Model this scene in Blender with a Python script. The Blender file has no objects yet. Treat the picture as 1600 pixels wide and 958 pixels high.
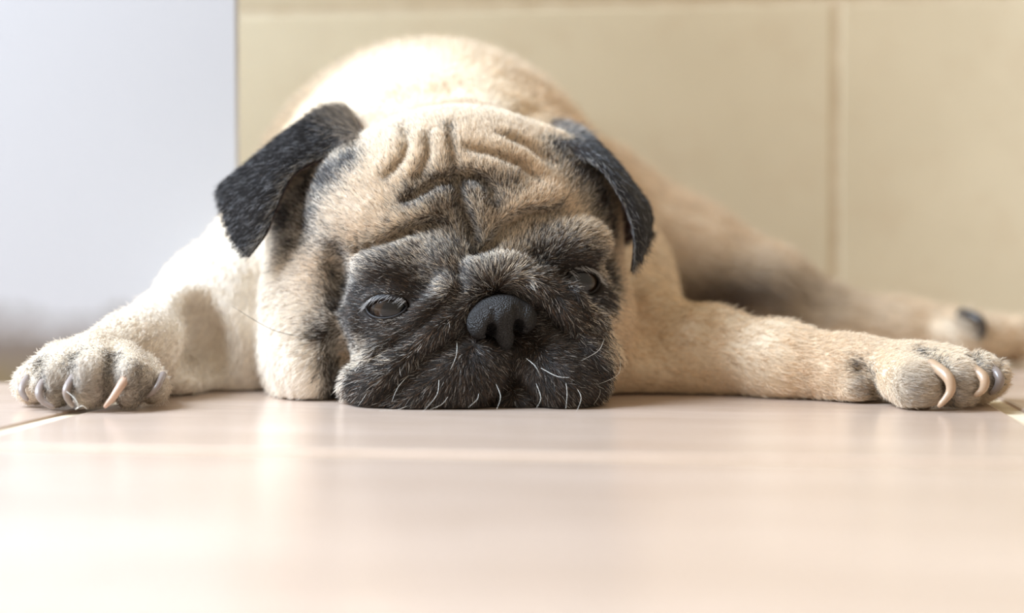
import bpy, math, random
import numpy as np
from mathutils import Vector, Matrix

FUR = 1.0          # fur amount
rng = np.random.default_rng(7)
random.seed(7)
scene = bpy.context.scene
COL = scene.collection

# ------------------------------------------------------------------ camera, world, light, exposure
FPX, W, H = 2500.0, 1600.0, 958.0          # focal length in pixels of the 1600x958 frame
CAMZ = 0.069
PITCH = math.atan((479.0 - 395.0) / FPX)   # horizon sits at y = 395
cam_d = bpy.data.cameras.new('camera')
cam = bpy.data.objects.new('camera', cam_d)
COL.objects.link(cam)
cam.location = (0, 0, CAMZ)
cam.rotation_euler = (math.pi / 2 - PITCH, 0, 0)
cam_d.sensor_width = 36.0
cam_d.lens = FPX / W * 36.0
cam_d.clip_start = 0.01
cam_d.dof.use_dof = True
cam_d.dof.focus_distance = 0.712
cam_d.dof.aperture_fstop = 3.0
scene.camera = cam

world = bpy.data.worlds.new('world')
scene.world = world
world.use_nodes = True
bg = world.node_tree.nodes['Background']
bg.inputs['Color'].default_value = (1.0, 0.87, 0.69, 1)
bg.inputs['Strength'].default_value = 0.56


def area(name, loc, target, sx, sy, power, color):
    d = bpy.data.lights.new(name, 'AREA')
    d.shape = 'RECTANGLE'
    d.size, d.size_y = sx, sy
    d.energy = power
    d.color = color
    o = bpy.data.objects.new(name, d)
    COL.objects.link(o)
    o.location = loc
    o.rotation_euler = (Vector(target) - Vector(loc)).to_track_quat('-Z', 'Y').to_euler()
    return o


area('window_daylight', (-1.05, 0.66, 0.98), (-0.05, 0.85, 0.08), 0.9, 1.0, 80, (0.68, 0.82, 1.0))
scene.view_settings.view_transform = 'Standard'
scene.view_settings.look = 'None'
scene.view_settings.gamma = 1.0
scene.view_settings.use_curve_mapping = False
scene.view_settings.exposure = 0.27

cp, sp = math.cos(PITCH), math.sin(PITCH)


def ray(px, py):
    a, b = (px - W / 2) / FPX, (H / 2 - py) / FPX
    v = np.array([a, cp + b * sp, -sp + b * cp])
    return v / v[1]                        # per metre of depth


def P(px, py, d):
    """point that stands at depth d (metres from the lens) along the photograph's pixel"""
    return np.array([0, 0, CAMZ]) + ray(px, py) * d


def onfloor(px, py, z=0.0):
    r = ray(px, py)
    return np.array([0, 0, CAMZ]) + r * ((z - CAMZ) / r[2])


# ------------------------------------------------------------------ small helpers
def tag(o, label=None, cat=None, group=None, kind=None):
    if label: o['label'] = label
    if cat: o['category'] = cat
    if group: o['group'] = group
    if kind: o['kind'] = kind
    return o


def mesh_obj(name, verts, faces, mat, parent=None, smooth=True):
    me = bpy.data.meshes.new(name)
    me.from_pydata([tuple(map(float, v)) for v in verts], [], [tuple(f) for f in faces])
    me.update()
    return link_mesh(name, me, mat, parent, smooth)


def link_mesh(name, me, mat, parent=None, smooth=True):
    o = bpy.data.objects.new(name, me)
    COL.objects.link(o)
    if mat and not me.materials: me.materials.append(mat)
    if smooth and len(me.polygons):
        me.polygons.foreach_set('use_smooth', np.ones(len(me.polygons), dtype=bool))
    if parent is not None:
        o.parent = parent
        o.matrix_parent_inverse = parent.matrix_world.inverted() if False else Matrix.Translation(-Vector(parent.location))
    return o


def newmat(name):
    m = bpy.data.materials.new(name)
    m.use_nodes = True
    nt = m.node_tree
    return m, nt, nt.nodes['Principled BSDF']


def node(nt, t, **kw):
    n = nt.nodes.new(t)
    for k, v in kw.items(): setattr(n, k, v)
    return n


def tile_material(name, c1, c2, c3, streak, rough, rough2, bump):
    m, nt, b = newmat(name)
    tc = node(nt, 'ShaderNodeTexCoord')
    oi = node(nt, 'ShaderNodeObjectInfo')
    add = node(nt, 'ShaderNodeVectorMath', operation='ADD')
    mul = node(nt, 'ShaderNodeVectorMath', operation='SCALE')
    mul.inputs['Scale'].default_value = 7.3
    nt.links.new(oi.outputs['Location'], mul.inputs[0])
    nt.links.new(tc.outputs['Object'], add.inputs[0])
    nt.links.new(mul.outputs[0], add.inputs[1])
    mp = node(nt, 'ShaderNodeMapping')
    mp.inputs['Scale'].default_value = streak
    nt.links.new(add.outputs[0], mp.inputs[0])
    n1 = node(nt, 'ShaderNodeTexNoise'); n1.inputs['Scale'].default_value = 5.0
    n1.inputs['Detail'].default_value = 8; n1.inputs['Roughness'].default_value = 0.56
    n2 = node(nt, 'ShaderNodeTexNoise'); n2.inputs['Scale'].default_value = 26.0
    n2.inputs['Detail'].default_value = 10; n2.inputs['Roughness'].default_value = 0.7
    nt.links.new(mp.outputs[0], n1.inputs['Vector']); nt.links.new(mp.outputs[0], n2.inputs['Vector'])
    r1 = node(nt, 'ShaderNodeValToRGB')
    r1.color_ramp.elements[0].position = 0.36; r1.color_ramp.elements[0].color = (*c1, 1)
    r1.color_ramp.elements[1].position = 0.66; r1.color_ramp.elements[1].color = (*c2, 1)
    nt.links.new(n1.outputs['Fac'], r1.inputs[0])
    mr = node(nt, 'ShaderNodeMapRange')
    mr.inputs[1].default_value = 0.5; mr.inputs[2].default_value = 0.78; mr.inputs[4].default_value = 0.75
    nt.links.new(n2.outputs['Fac'], mr.inputs[0])
    mx = node(nt, 'ShaderNodeMix', data_type='RGBA')
    nt.links.new(mr.outputs[0], mx.inputs[0]); nt.links.new(r1.outputs[0], mx.inputs[6])
    mx.inputs[7].default_value = (*c3, 1)
    nt.links.new(mx.outputs[2], b.inputs['Base Color'])
    rr = node(nt, 'ShaderNodeMapRange')
    rr.inputs[3].default_value = rough; rr.inputs[4].default_value = rough2
    nt.links.new(n2.outputs['Fac'], rr.inputs[0]); nt.links.new(rr.outputs[0], b.inputs['Roughness'])
    bp = node(nt, 'ShaderNodeBump'); bp.inputs['Strength'].default_value = bump
    bp.inputs['Distance'].default_value = 0.0006
    nt.links.new(n2.outputs['Fac'], bp.inputs['Height']); nt.links.new(bp.outputs[0], b.inputs['Normal'])
    return m


def plain_noise(name, c1, c2, scale, rough, bump=0.2):
    m, nt, b = newmat(name)
    tc = node(nt, 'ShaderNodeTexCoord')
    n1 = node(nt, 'ShaderNodeTexNoise'); n1.inputs['Scale'].default_value = scale
    n1.inputs['Detail'].default_value = 6
    nt.links.new(tc.outputs['Object'], n1.inputs['Vector'])
    r1 = node(nt, 'ShaderNodeValToRGB')
    r1.color_ramp.elements[0].position = 0.35; r1.color_ramp.elements[0].color = (*c1, 1)
    r1.color_ramp.elements[1].position = 0.68; r1.color_ramp.elements[1].color = (*c2, 1)
    nt.links.new(n1.outputs['Fac'], r1.inputs[0]); nt.links.new(r1.outputs[0], b.inputs['Base Color'])
    b.inputs['Roughness'].default_value = rough
    bp = node(nt, 'ShaderNodeBump'); bp.inputs['Strength'].default_value = bump
    bp.inputs['Distance'].default_value = 0.0005
    nt.links.new(n1.outputs['Fac'], bp.inputs['Height']); nt.links.new(bp.outputs[0], b.inputs['Normal'])
    return m


def slab_mesh(name, sx, sy, t, bev=0.0015):
    """bevelled tile, top at z=0, centred in x,y"""
    v, hx, hy = [], sx / 2, sy / 2
    for z, ins in ((-t, 0), (-bev, 0), (-bev * 0.3, bev * 0.3), (0, bev)):
        v += [(-hx + ins, -hy + ins, z), (hx - ins, -hy + ins, z), (hx - ins, hy - ins, z), (-hx + ins, hy - ins, z)]
    f = [(3, 2, 1, 0)]
    for k in range(3):
        for i in range(4):
            j = (i + 1) % 4
            f.append((k * 4 + i, k * 4 + j, k * 4 + 4 + j, k * 4 + 4 + i))
    f.append((12, 13, 14, 15))
    me = bpy.data.meshes.new(name)
    me.from_pydata(v, [], f)
    me.update()
    return me


# ------------------------------------------------------------------ the setting
YAW = math.atan((1131 - 800) / FPX)
tdir = np.array([math.sin(YAW), math.cos(YAW), 0.0])      # tile joints running into depth
cdir = np.array([math.cos(YAW), -math.sin(YAW), 0.0])     # tile joints running across
gl = 0.5 * (onfloor(0, 672) @ cdir + onfloor(110, 645) @ cdir)
gr = 0.5 * (onfloor(1555, 625) @ cdir + onfloor(1599, 650) @ cdir)
gf = onfloor(800, 712) @ tdir
TS = gr - gl
print('tile', gl, gr, TS, gf)

m_grout = plain_noise('grout_cream', (0.62, 0.50, 0.34), (0.80, 0.69, 0.52), 60, 0.7)
m_floor = tile_material('floor_tile_stone', (0.525, 0.395, 0.305), (0.62, 0.48, 0.385), (0.38, 0.275, 0.185), (0.9, 5.0, 1), 0.12, 0.24, 0.22)
m_wall = tile_material('wall_tile_beige', (0.70, 0.61, 0.435), (0.77, 0.675, 0.49), (0.66, 0.54, 0.37), (1, 1, 1), 0.32, 0.45, 0.1)
m_paint = None


def basis_matrix(ex, ey, ez, o):
    return Matrix(((ex[0], ey[0], ez[0], o[0]), (ex[1], ey[1], ez[1], o[1]), (ex[2], ey[2], ez[2], o[2]), (0, 0, 0, 1)))


UPV = np.array([0, 0, 1.0])
DWALL = 1.175 * math.cos(YAW)               # wall plane, measured along tdir
# floor slab (grout) and its tiles
floor = link_mesh('floor', slab_mesh('floor', 4.0, 3.2, 0.05), m_grout, None, False)
floor.matrix_world = basis_matrix(cdir, tdir, UPV, tdir * (DWALL - 1.6) - UPV * 0.0015)
tag(floor, 'glossy beige stone tile floor with cream joints', None, None, 'structure')
bpy.context.view_layer.update()


def child_at(name, me, mat, parent, M):
    o = bpy.data.objects.new(name, me)
    COL.objects.link(o)
    if mat and not me.materials: me.materials.append(mat)
    o.parent = parent
    o.matrix_parent_inverse = parent.matrix_world.inverted()
    o.matrix_world = M
    return o


GAP = 0.010
tile_me = slab_mesh('tile', TS - GAP, TS - GAP, 0.008)
lastrow = None
for r in range(-2, 3):
    y0 = gf + r * TS
    y1 = y0 + TS
    if y0 > DWALL: continue
    me = tile_me
    if y1 > DWALL:
        y1 = DWALL
        me = slab_mesh('tile', TS - GAP, y1 - y0 - GAP, 0.008)
    for c in range(-2, 4):
        ctr = cdir * (gl + (c + 0.5) * TS) + tdir * (0.5 * (y0 + y1))
        child_at('tile', me, m_floor, floor, basis_matrix(cdir, tdir, UPV, ctr))

# back wall: grout slab with wall tiles, facing the lens
WTOP = 2.3
wall = link_mesh('wall_back', slab_mesh('wall_back', 4.0, WTOP, 0.06), m_grout, None, False)
# local x = cdir, local y = up, local z = towards the lens (-tdir)
wall.matrix_world = basis_matrix(cdir, UPV, -tdir, tdir * (DWALL + 0.0015) + UPV * (WTOP / 2))
tag(wall, 'beige tiled wall behind the dog', None, None, 'structure')
bpy.context.view_layer.update()


def onwall(px, py):
    r = ray(px, py)
    o = np.array([0, 0, CAMZ])
    t = (DWALL - o @ tdir) / (r @ tdir)
    return o + r * t


wj = onwall(1306, 250) @ cdir
wz = onwall(800, 8)[2]
WT = 0.45
wtile = slab_mesh('wall_tile', WT - 0.006, WT - 0.006, 0.008)
wtile_low = slab_mesh('wall_tile', WT - 0.006, wz - 0.006, 0.008)
for c in range(-4, 4):
    x = wj + (c + 0.5) * WT
    child_at('wall_tile', wtile_low, m_wall, wall, basis_matrix(cdir, UPV, -tdir, cdir * x + tdir * DWALL + UPV * (wz / 2)))
    for r in range(0, 3):
        child_at('wall_tile', wtile, m_wall, wall, basis_matrix(cdir, UPV, -tdir, cdir * x + tdir * DWALL + UPV * (wz + (r + 0.5) * WT)))

# white painted pier standing in front of the tiled wall at the left, its foot scuffed brown
m_paint, nt, b = newmat('scuffed_white_paint')
geo = node(nt, 'ShaderNodeNewGeometry')
sep = node(nt, 'ShaderNodeSeparateXYZ'); nt.links.new(geo.outputs['Position'], sep.inputs[0])
nz = node(nt, 'ShaderNodeTexNoise'); nz.inputs['Scale'].default_value = 24; nz.inputs['Detail'].default_value = 5
nt.links.new(geo.outputs['Position'], nz.inputs['Vector'])
ma = node(nt, 'ShaderNodeMath', operation='MULTIPLY_ADD')
nt.links.new(nz.outputs['Fac'], ma.inputs[0]); ma.inputs[1].default_value = 0.034
nt.links.new(sep.outputs['Z'], ma.inputs[2])
rp = node(nt, 'ShaderNodeValToRGB'); mrp = node(nt, 'ShaderNodeMapRange')
mrp.inputs[1].default_value = 0.0; mrp.inputs[2].default_value = 0.1
nt.links.new(ma.outputs[0], mrp.inputs[0]); nt.links.new(mrp.outputs[0], rp.inputs[0])
e = rp.color_ramp.elements
e[0].position = 0.16; e[0].color = (0.17, 0.125, 0.065, 1)
e[1].position = 0.62; e[1].color = (0.44, 0.44, 0.455, 1)
x = e.new(0.32); x.color = (0.15, 0.118, 0.095, 1)
x = e.new(0.46); x.color = (0.27, 0.25, 0.24, 1)
nt.links.new(rp.outputs[0], b.inputs['Base Color']); b.inputs['Roughness'].default_value = 0.45
pd = onfloor(12, 598)[1]
pe = P(371, 120, pd)
pv, pf = [], []
x0, x1, y0, y1, bv = -1.6, pe[0], pd, pd + 0.006, 0.0015
prof = [(x0, y0), (x1 - bv, y0), (x1 - bv * 0.3, y0 + bv * 0.3), (x1, y0 + bv), (x1, y1), (x0, y1)]
for z in (0.0, WTOP):
    pv += [(a, c, z) for a, c in prof]
n = len(prof)
pf = [tuple(range(n - 1, -1, -1)), tuple(range(n, 2 * n))] + [(i, (i + 1) % n, n + (i + 1) % n, n + i) for i in range(n)]
pier = mesh_obj('wall_left', pv, pf, m_paint, None, False)
tag(pier, 'cool white painted wall end with brown scuffed foot', None, None, 'structure')

# ================================================================== the pug
# ---- implicit sculpting on a rectilinear grid that is finest around the head
def axis(segs):
    out = [segs[0][0]]
    for a, b_, h in segs:
        n_ = max(1, int(round((b_ - a) / h)))
        out += list(np.linspace(a, b_, n_ + 1)[1:])
    return np.array(out, dtype=np.float32)


class Grid:
    def __init__(s, xs, ys, zs):
        s.ax = (xs, ys, zs)
        s.F = np.full((len(xs), len(ys), len(zs)), 0.5, dtype=np.float32)

    def box(s, lo, hi):
        sl = []
        for a, l, h in zip(s.ax, lo, hi):
            i0 = max(0, int(np.searchsorted(a, l)) - 1); i1 = min(len(a), int(np.searchsorted(a, h)) + 1)
            if i1 - i0 < 1: return None, None
            sl.append(slice(i0, i1))
        X = np.meshgrid(*[a[q] for a, q in zip(s.ax, sl)], indexing='ij', sparse=True)
        return tuple(sl), X

    def union(s, sl, d, k):
        f = s.F[sl]
        h = np.clip(0.5 + 0.5 * (f - d) / k, 0, 1)
        s.F[sl] = f * (1 - h) + d * h - k * h * (1 - h)

    def subtract(s, sl, d, k):
        f = s.F[sl]; d = -d
        h = np.clip(0.5 + 0.5 * (d - f) / k, 0, 1)
        s.F[sl] = f * (1 - h) + d * h + k * h * (1 - h)

    def ell_d(s, c, r, R, pad):
        c = np.asarray(c, float); r = np.asarray(r, float)
        m = r.max() + pad
        sl, X = s.box(c - m, c + m)
        if sl is None: return None, None
        dx, dy, dz = X[0] - c[0], X[1] - c[1], X[2] - c[2]
        k0 = 0; k1 = 0
        for i in range(3):
            q = (dx * R[i][0] + dy * R[i][1] + dz * R[i][2]).astype(np.float32)
            k0 = k0 + (q / r[i]) ** 2; k1 = k1 + (q / r[i] ** 2) ** 2
        k0 = np.sqrt(k0); k1 = np.sqrt(k1) + 1e-6
        return sl, (k0 * (k0 - 1) / k1).astype(np.float32)

    def ell(s, c, r, k=0.012, R=np.eye(3), sub=False):
        sl, d = s.ell_d(c, r, R, 0.012 + k)
        if sl is None: return
        (s.subtract if sub else s.union)(sl, d, k)

    def cone(s, a, ra, b_, rb, k=0.012, sub=False):
        a = np.asarray(a, float); b_ = np.asarray(b_, float)
        m = max(ra, rb) + 0.012 + k
        sl, X = s.box(np.minimum(a, b_) - m, np.maximum(a, b_) + m)
        if sl is None: return
        ab = b_ - a; L = ab @ ab + 1e-12
        t = np.clip(((X[0] - a[0]) * ab[0] + (X[1] - a[1]) * ab[1] + (X[2] - a[2]) * ab[2]) / L, 0, 1)
        d = np.sqrt((X[0] - a[0] - t * ab[0]) ** 2 + (X[1] - a[1] - t * ab[1]) ** 2 + (X[2] - a[2] - t * ab[2]) ** 2) - (ra + (rb - ra) * t)
        (s.subtract if sub else s.union)(sl, d.astype(np.float32), k)

    def chain(s, pts, rs, k=0.012):
        for i in range(len(pts) - 1): s.cone(pts[i], rs[i], pts[i + 1], rs[i + 1], k)

    def stroke(s, pts, w, amp, ysc=1.0):
        """push the surface in (amp>0) or out (amp<0) along a polyline, gaussian width w; w, amp scalar or per point"""
        pts = np.asarray(pts, float)
        n_ = len(pts)
        ws = np.full(n_, w) if np.isscalar(w) else np.asarray(w, float)
        am = np.full(n_, amp) if np.isscalar(amp) else np.asarray(amp, float)
        m = 3 * ws.max() * np.array([1, 1 / ysc, 1])
        sl, X = s.box(pts.min(0) - m, pts.max(0) + m)
        best = None
        for i in range(n_ - 1):
            a, ab = pts[i], pts[i + 1] - pts[i]
            L = ab @ ab + 1e-12
            t = np.clip(((X[0] - a[0]) * ab[0] + (X[1] - a[1]) * ab[1] + (X[2] - a[2]) * ab[2]) / L, 0, 1)
            d2 = (X[0] - a[0] - t * ab[0]) ** 2 + (ysc * (X[1] - a[1] - t * ab[1])) ** 2 + (X[2] - a[2] - t * ab[2]) ** 2
            ww = ws[i] + (ws[i + 1] - ws[i]) * t
            aa = am[i] + (am[i + 1] - am[i]) * t
            g = aa * np.exp(-d2 / ww ** 2)
            best = g if best is None else np.where(np.abs(g) > np.abs(best), g, best)
        s.F[sl] += best.astype(np.float32)

    def sample(s, p):
        p = np.atleast_2d(p)
        idx, fr = [], []
        for i in range(3):
            a = s.ax[i]
            j = np.clip(np.searchsorted(a, p[:, i]) - 1, 0, len(a) - 2)
            idx.append(j); fr.append(np.clip((p[:, i] - a[j]) / (a[j + 1] - a[j]), 0, 1))
        o = 0
        for c in range(8):
            q = [(c >> i) & 1 for i in range(3)]
            w = 1
            for i in range(3): w = w * (fr[i] if q[i] else 1 - fr[i])
            o = o + w * s.F[idx[0] + q[0], idx[1] + q[1], idx[2] + q[2]]
        return o

    def hit(s, px, py, d0=0.64, d1=1.2):
        """where the photograph's sight line through a pixel first meets the sculpted surface"""
        ds = np.arange(d0, d1, 0.0008)
        pts = np.array([0, 0, CAMZ]) + ray(px, py)[None] * ds[:, None]
        v = s.sample(pts)
        i = np.nonzero(v < 0)[0]
        if len(i) == 0:
            j = int(np.argmin(v)); return pts[j]
        j = i[0]
        if j == 0: return pts[0]
        t = v[j - 1] / (v[j - 1] - v[j])
        return pts[j - 1] * (1 - t) + pts[j] * t

    def hits(s, pxs, sub=3):
        out = []
        for (a, b_) in zip(pxs[:-1], pxs[1:]):
            for q in range(sub):
                t = q / sub
                out.append((a[0] + (b_[0] - a[0]) * t, a[1] + (b_[1] - a[1]) * t))
        out.append(pxs[-1])
        return np.array([s.hit(*q) for q in out])

    def crease(s, pxs, w, amp, fade=True, sub=3, ysc=1.0):
        p = s.hits(pxs, sub)
        y_ = p[:, 1].copy()
        for _ in range(3):                 # keep the stroke smooth in depth
            y_[1:-1] = np.median(np.stack([y_[:-2], y_[1:-1], y_[2:]]), 0)
            y_[1:-1] = 0.25 * y_[:-2] + 0.5 * y_[1:-1] + 0.25 * y_[2:]
        p = np.array([0, 0, CAMZ]) + (p - [0, 0, CAMZ]) * (y_ / p[:, 1])[:, None]
        am = np.full(len(p), float(amp))
        if fade and len(p) > 3:
            am *= np.clip(np.minimum(np.arange(len(p)), np.arange(len(p))[::-1]) / max(1, len(p) * 0.22) + 0.25, 0, 1)
        s.stroke(p, w, am, ysc)
        return p

    def surface(s):
        F = s.F; S = F < 0
        nx, ny, nz_ = F.shape
        cnt = np.zeros((nx - 1, ny - 1, nz_ - 1), dtype=np.int8)
        for c in range(8):
            i, j, k = c & 1, (c >> 1) & 1, (c >> 2) & 1
            cnt += S[i:nx - 1 + i, j:ny - 1 + j, k:nz_ - 1 + k]
        act = (cnt > 0) & (cnt < 8)
        I, J, K = np.nonzero(act)
        vid = np.full(act.shape, -1, dtype=np.int32); vid[I, J, K] = np.arange(len(I))
        pos = np.zeros((len(I), 3)); num = np.zeros(len(I))
        cv = []
        for c in range(8):
            a, b_, d = I + (c & 1), J + ((c >> 1) & 1), K + ((c >> 2) & 1)
            cv.append((F[a, b_, d], np.stack([s.ax[0][a], s.ax[1][b_], s.ax[2][d]], 1)))
        for a in range(8):
            for bit in (1, 2, 4):
                if a & bit: continue
                fa, pa = cv[a]; fb, pb = cv[a | bit]
                m = (fa < 0) != (fb < 0)
                t = np.where(m, fa / np.where(m, fa - fb, 1), 0)
                pos += np.where(m[:, None], pa + (pb - pa) * t[:, None], 0); num += m
        pos /= num[:, None]
        quads = []
        for axn in range(3):
            sl0 = [slice(None)] * 3; sl1 = [slice(None)] * 3
            sl0[axn] = slice(0, -1); sl1[axn] = slice(1, None)
            ch = S[tuple(sl0)] != S[tuple(sl1)]
            E = np.array(np.nonzero(ch))
            u, v = [q for q in range(3) if q != axn]
            ok = (E[u] > 0) & (E[v] > 0) & (E[u] < F.shape[u] - 1) & (E[v] < F.shape[v] - 1)
            E = E[:, ok]
            ins = S[E[0], E[1], E[2]]
            qs = []
            for du, dv in ((-1, -1), (0, -1), (0, 0), (-1, 0)):
                e_ = E.copy(); e_[u] += du; e_[v] += dv
                qs.append(vid[e_[0], e_[1], e_[2]])
            q = np.stack(qs, 1)
            flip = ins if axn != 1 else ~ins
            q = np.where(flip[:, None], q, q[:, ::-1])
            quads.append(q)
        return pos, np.concatenate(quads)


def mesh_np(name, pos, quads):
    me = bpy.data.meshes.new(name)
    nf, m = quads.shape
    me.vertices.add(len(pos)); me.vertices.foreach_set('co', pos.astype(np.float32).ravel())
    me.loops.add(nf * m); me.loops.foreach_set('vertex_index', quads.astype(np.int32).ravel())
    me.polygons.add(nf); me.polygons.foreach_set('loop_start', np.arange(0, nf * m, m, dtype=np.int32))
    me.update(calc_edges=True)
    me.validate()
    return me


def relax(pos, quads, it=1, lam=0.5):
    for _ in range(it):
        acc = np.zeros_like(pos); n_ = np.zeros(len(pos))
        for i in range(4):
            a, b_ = quads[:, i], quads[:, (i + 1) % 4]
            for q in range(3):
                acc[:, q] += np.bincount(a, pos[b_, q], len(pos)) + np.bincount(b_, pos[a, q], len(pos))
            n_ += np.bincount(a, minlength=len(pos)) + np.bincount(b_, minlength=len(pos))
        pos = pos + lam * (acc / np.maximum(n_, 1)[:, None] - pos)
    return pos


G = Grid(axis([(-0.265, -0.115, 0.0024), (-0.115, 0.072, 0.00105), (0.072, 0.345, 0.0024)]),
         axis([(0.655, 0.690, 0.0020), (0.690, 0.800, 0.00115), (0.800, 1.16, 0.0034)]),
         axis([(-0.006, 0.0, 0.003), (0.0, 0.140, 0.00105), (0.140, 0.215, 0.0025)]))
print('grid', G.F.shape, G.F.size / 1e6)

# head frame: turned a little to the right of the picture and tilted
hy, hr = math.radians(13), math.radians(7)
h_back = np.array([-math.sin(hy), math.cos(hy), 0.0])
h_right = np.array([math.cos(hy) * math.cos(hr), math.sin(hy) * math.cos(hr), math.sin(hr)])
h_up = np.cross(h_right, h_back)
RH = np.array([h_right, h_back, h_up])


def rotz(a):
    a = math.radians(a)
    return np.array([[math.cos(a), math.sin(a), 0], [-math.sin(a), math.cos(a), 0], [0, 0, 1.0]])


# ---- torso, shoulders, limbs
G.ell(P(680, 330, 0.985) * [1, 1, 0] + [0, 0, 0.084], (0.110, 0.135, 0.112), 0.03)
G.ell(P(672, 330, 0.90) * [1, 1, 0] + [0, 0, 0.078], (0.100, 0.10, 0.105), 0.03)
G.ell(P(590, 440, 0.850), (0.088, 0.055, 0.072), 0.03)           # chest and near shoulder
G.ell(P(800, 440, 0.855), (0.080, 0.055, 0.074), 0.03)
G.ell(P(680, 300, 0.832), (0.072, 0.050, 0.058), 0.02)           # neck
# near foreleg (picture left)
G.chain([P(450, 440, 0.85), P(350, 490, 0.825), P(270, 524, 0.785), P(215, 545, 0.755), P(150, 565, 0.728)],
        [0.048, 0.0345, 0.0205, 0.0165, 0.0135], 0.012)
G.cone(P(296, 492, 0.79), 0.003, P(321, 580, 0.782), 0.018, 0.014, sub=True)
G.cone(P(321, 580, 0.782), 0.018, P(322, 625, 0.782), 0.021, 0.014, sub=True)
G.ell(P(385, 535, 0.815), (0.020, 0.025, 0.044), 0.012)          # loose chest skin beside the cheek
G.ell(P(285, 590, 0.79), (0.020, 0.028, 0.011), 0.010)           # elbow flesh on the floor
TOESL = [((95, 562, 0.735), (54, 600, 0.716), 0.0090), ((120, 562, 0.73), (86, 600, 0.703), 0.0102),
         ((155, 562, 0.725), (140, 595, 0.697), 0.0112), ((190, 565, 0.725), (204, 600, 0.700), 0.0104),
         ((225, 575, 0.73), (240, 606, 0.712), 0.0070)]
for a, b_, r in TOESL:
    G.cone(P(*a), r * 0.9, P(*b_), r, 0.0032)
# far foreleg (picture right) stretched out sideways
G.chain([P(945, 480, 0.845), P(1005, 530, 0.82), P(1110, 553, 0.79), P(1220, 566, 0.765), P(1330, 582, 0.748), P(1420, 582, 0.735)],
        [0.044, 0.0275, 0.0212, 0.0172, 0.0148, 0.0142], 0.012)
G.ell(P(1010, 575, 0.80), (0.035, 0.03, 0.016), 0.012)
TOESR = [((1390, 582, 0.730), (1432, 602, 0.704), 0.0108), ((1430, 575, 0.733), (1494, 598, 0.707), 0.0112),
         ((1450, 570, 0.740), (1528, 590, 0.722), 0.0108), ((1450, 570, 0.750), (1540, 588, 0.742), 0.0098)]
for a, b_, r in TOESR:
    G.cone(P(*a), r * 0.95, P(*b_), r * 1.04, 0.0035)
G.ell(P(1340, 606, 0.735), (0.0085, 0.008, 0.0075), 0.004)       # carpal pad
# far hind leg (picture right, behind)
G.chain([P(930, 380, 1.0), P(1060, 418, 0.995), P(1190, 462, 0.985), P(1300, 507, 0.98), P(1400, 515, 0.975), P(1480, 520, 0.97)],
        [0.060, 0.039, 0.0275, 0.0180, 0.0145, 0.0145], 0.02)
TOESH = [((1470, 520, 0.965), (1510, 520, 0.945), 0.0120), ((1480, 520, 0.97), (1545, 528, 0.955), 0.0125), ((1490, 522, 0.98), (1585, 530, 0.97), 0.0125)]
for a, b_, r in TOESH:
    G.cone(P(*a), r, P(*b_), r, 0.005)
# near hind leg folded against the flank, hidden from the front
G.ell(np.array([-0.125, 1.03, 0.05]), (0.032, 0.06, 0.05), 0.02)
G.chain([np.array([-0.135, 1.0, 0.02]), np.array([-0.145, 0.94, 0.016])], [0.02, 0.015], 0.01)

# ---- head masses
G.ell(P(708, 365, 0.795), (0.070, 0.058, 0.062), 0.012, RH)      # skull
G.ell(P(712, 318, 0.766), (0.060, 0.037, 0.044), 0.012, RH)      # forehead
G.ell(P(580, 345, 0.768), (0.032, 0.030, 0.038), 0.012, RH)      # temples
G.ell(P(508, 365, 0.795), (0.028, 0.030, 0.042), 0.012, RH)
G.ell(P(870, 340, 0.778), (0.026, 0.030, 0.040), 0.012, RH)
G.ell(P(905, 335, 0.805), (0.019, 0.030, 0.042), 0.012, RH)
G.ell(P(505, 505, 0.777), (0.030, 0.034, 0.046), 0.012, RH)      # cheek
G.ell(P(475, 565, 0.772), (0.020, 0.034, 0.030), 0.010, RH)
G.ell(P(905, 490, 0.790), (0.024, 0.040, 0.045), 0.012, RH)
G.ell(P(745, 540, 0.745), (0.054, 0.036, 0.034), 0.010, RH)      # muzzle
G.ell(P(735, 445, 0.748), (0.052, 0.028, 0.030), 0.010, RH)      # mid face
G.ell(P(655, 592, 0.728), (0.033, 0.028, 0.021), 0.006, RH)      # flews
G.ell(P(725, 585, 0.722), (0.024, 0.022, 0.022), 0.006, RH)
G.ell(P(872, 585, 0.727), (0.024, 0.026, 0.022), 0.006, RH)
G.ell(P(810, 625, 0.722), (0.016, 0.014, 0.012), 0.005, RH)      # chin
G.chain([P(562, 605, 0.730), P(620, 560, 0.722), P(675, 512, 0.715), P(712, 460, 0.716), P(750, 436, 0.7185), P(790, 430, 0.7195),
         P(838, 440, 0.720), P(880, 475, 0.722), P(915, 515, 0.728), P(945, 560, 0.738)],
        [0.0095, 0.0105, 0.0095, 0.0085, 0.0085, 0.0085, 0.0085, 0.0085, 0.0085, 0.0080], 0.005)   # fold over the nose
G.ell(P(640, 412, 0.735), (0.0260, 0.017, 0.0145), 0.007, RH)    # brow pads
G.ell(P(690, 418, 0.728), (0.0105, 0.012, 0.0120), 0.006, RH)
G.ell(P(878, 385, 0.745), (0.0225, 0.016, 0.0140), 0.007, RH)
G.ell(P(588, 500, 0.744), (0.023, 0.018, 0.020), 0.008, RH)      # below the eyes
G.ell(P(915, 478, 0.750), (0.014, 0.016, 0.015), 0.008, RH)
G.ell(P(660, 330, 0.745), (0.030, 0.014, 0.012), 0.008, RH)      # raised folds between brow and crown
G.ell(P(750, 330, 0.740), (0.012, 0.012, 0.018), 0.006, RH)
G.ell(P(810, 315, 0.747), (0.022, 0.014, 0.012), 0.008, RH)

# ---- wrinkles, pressed where the photograph shows them on the surface just built
CR = []


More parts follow.
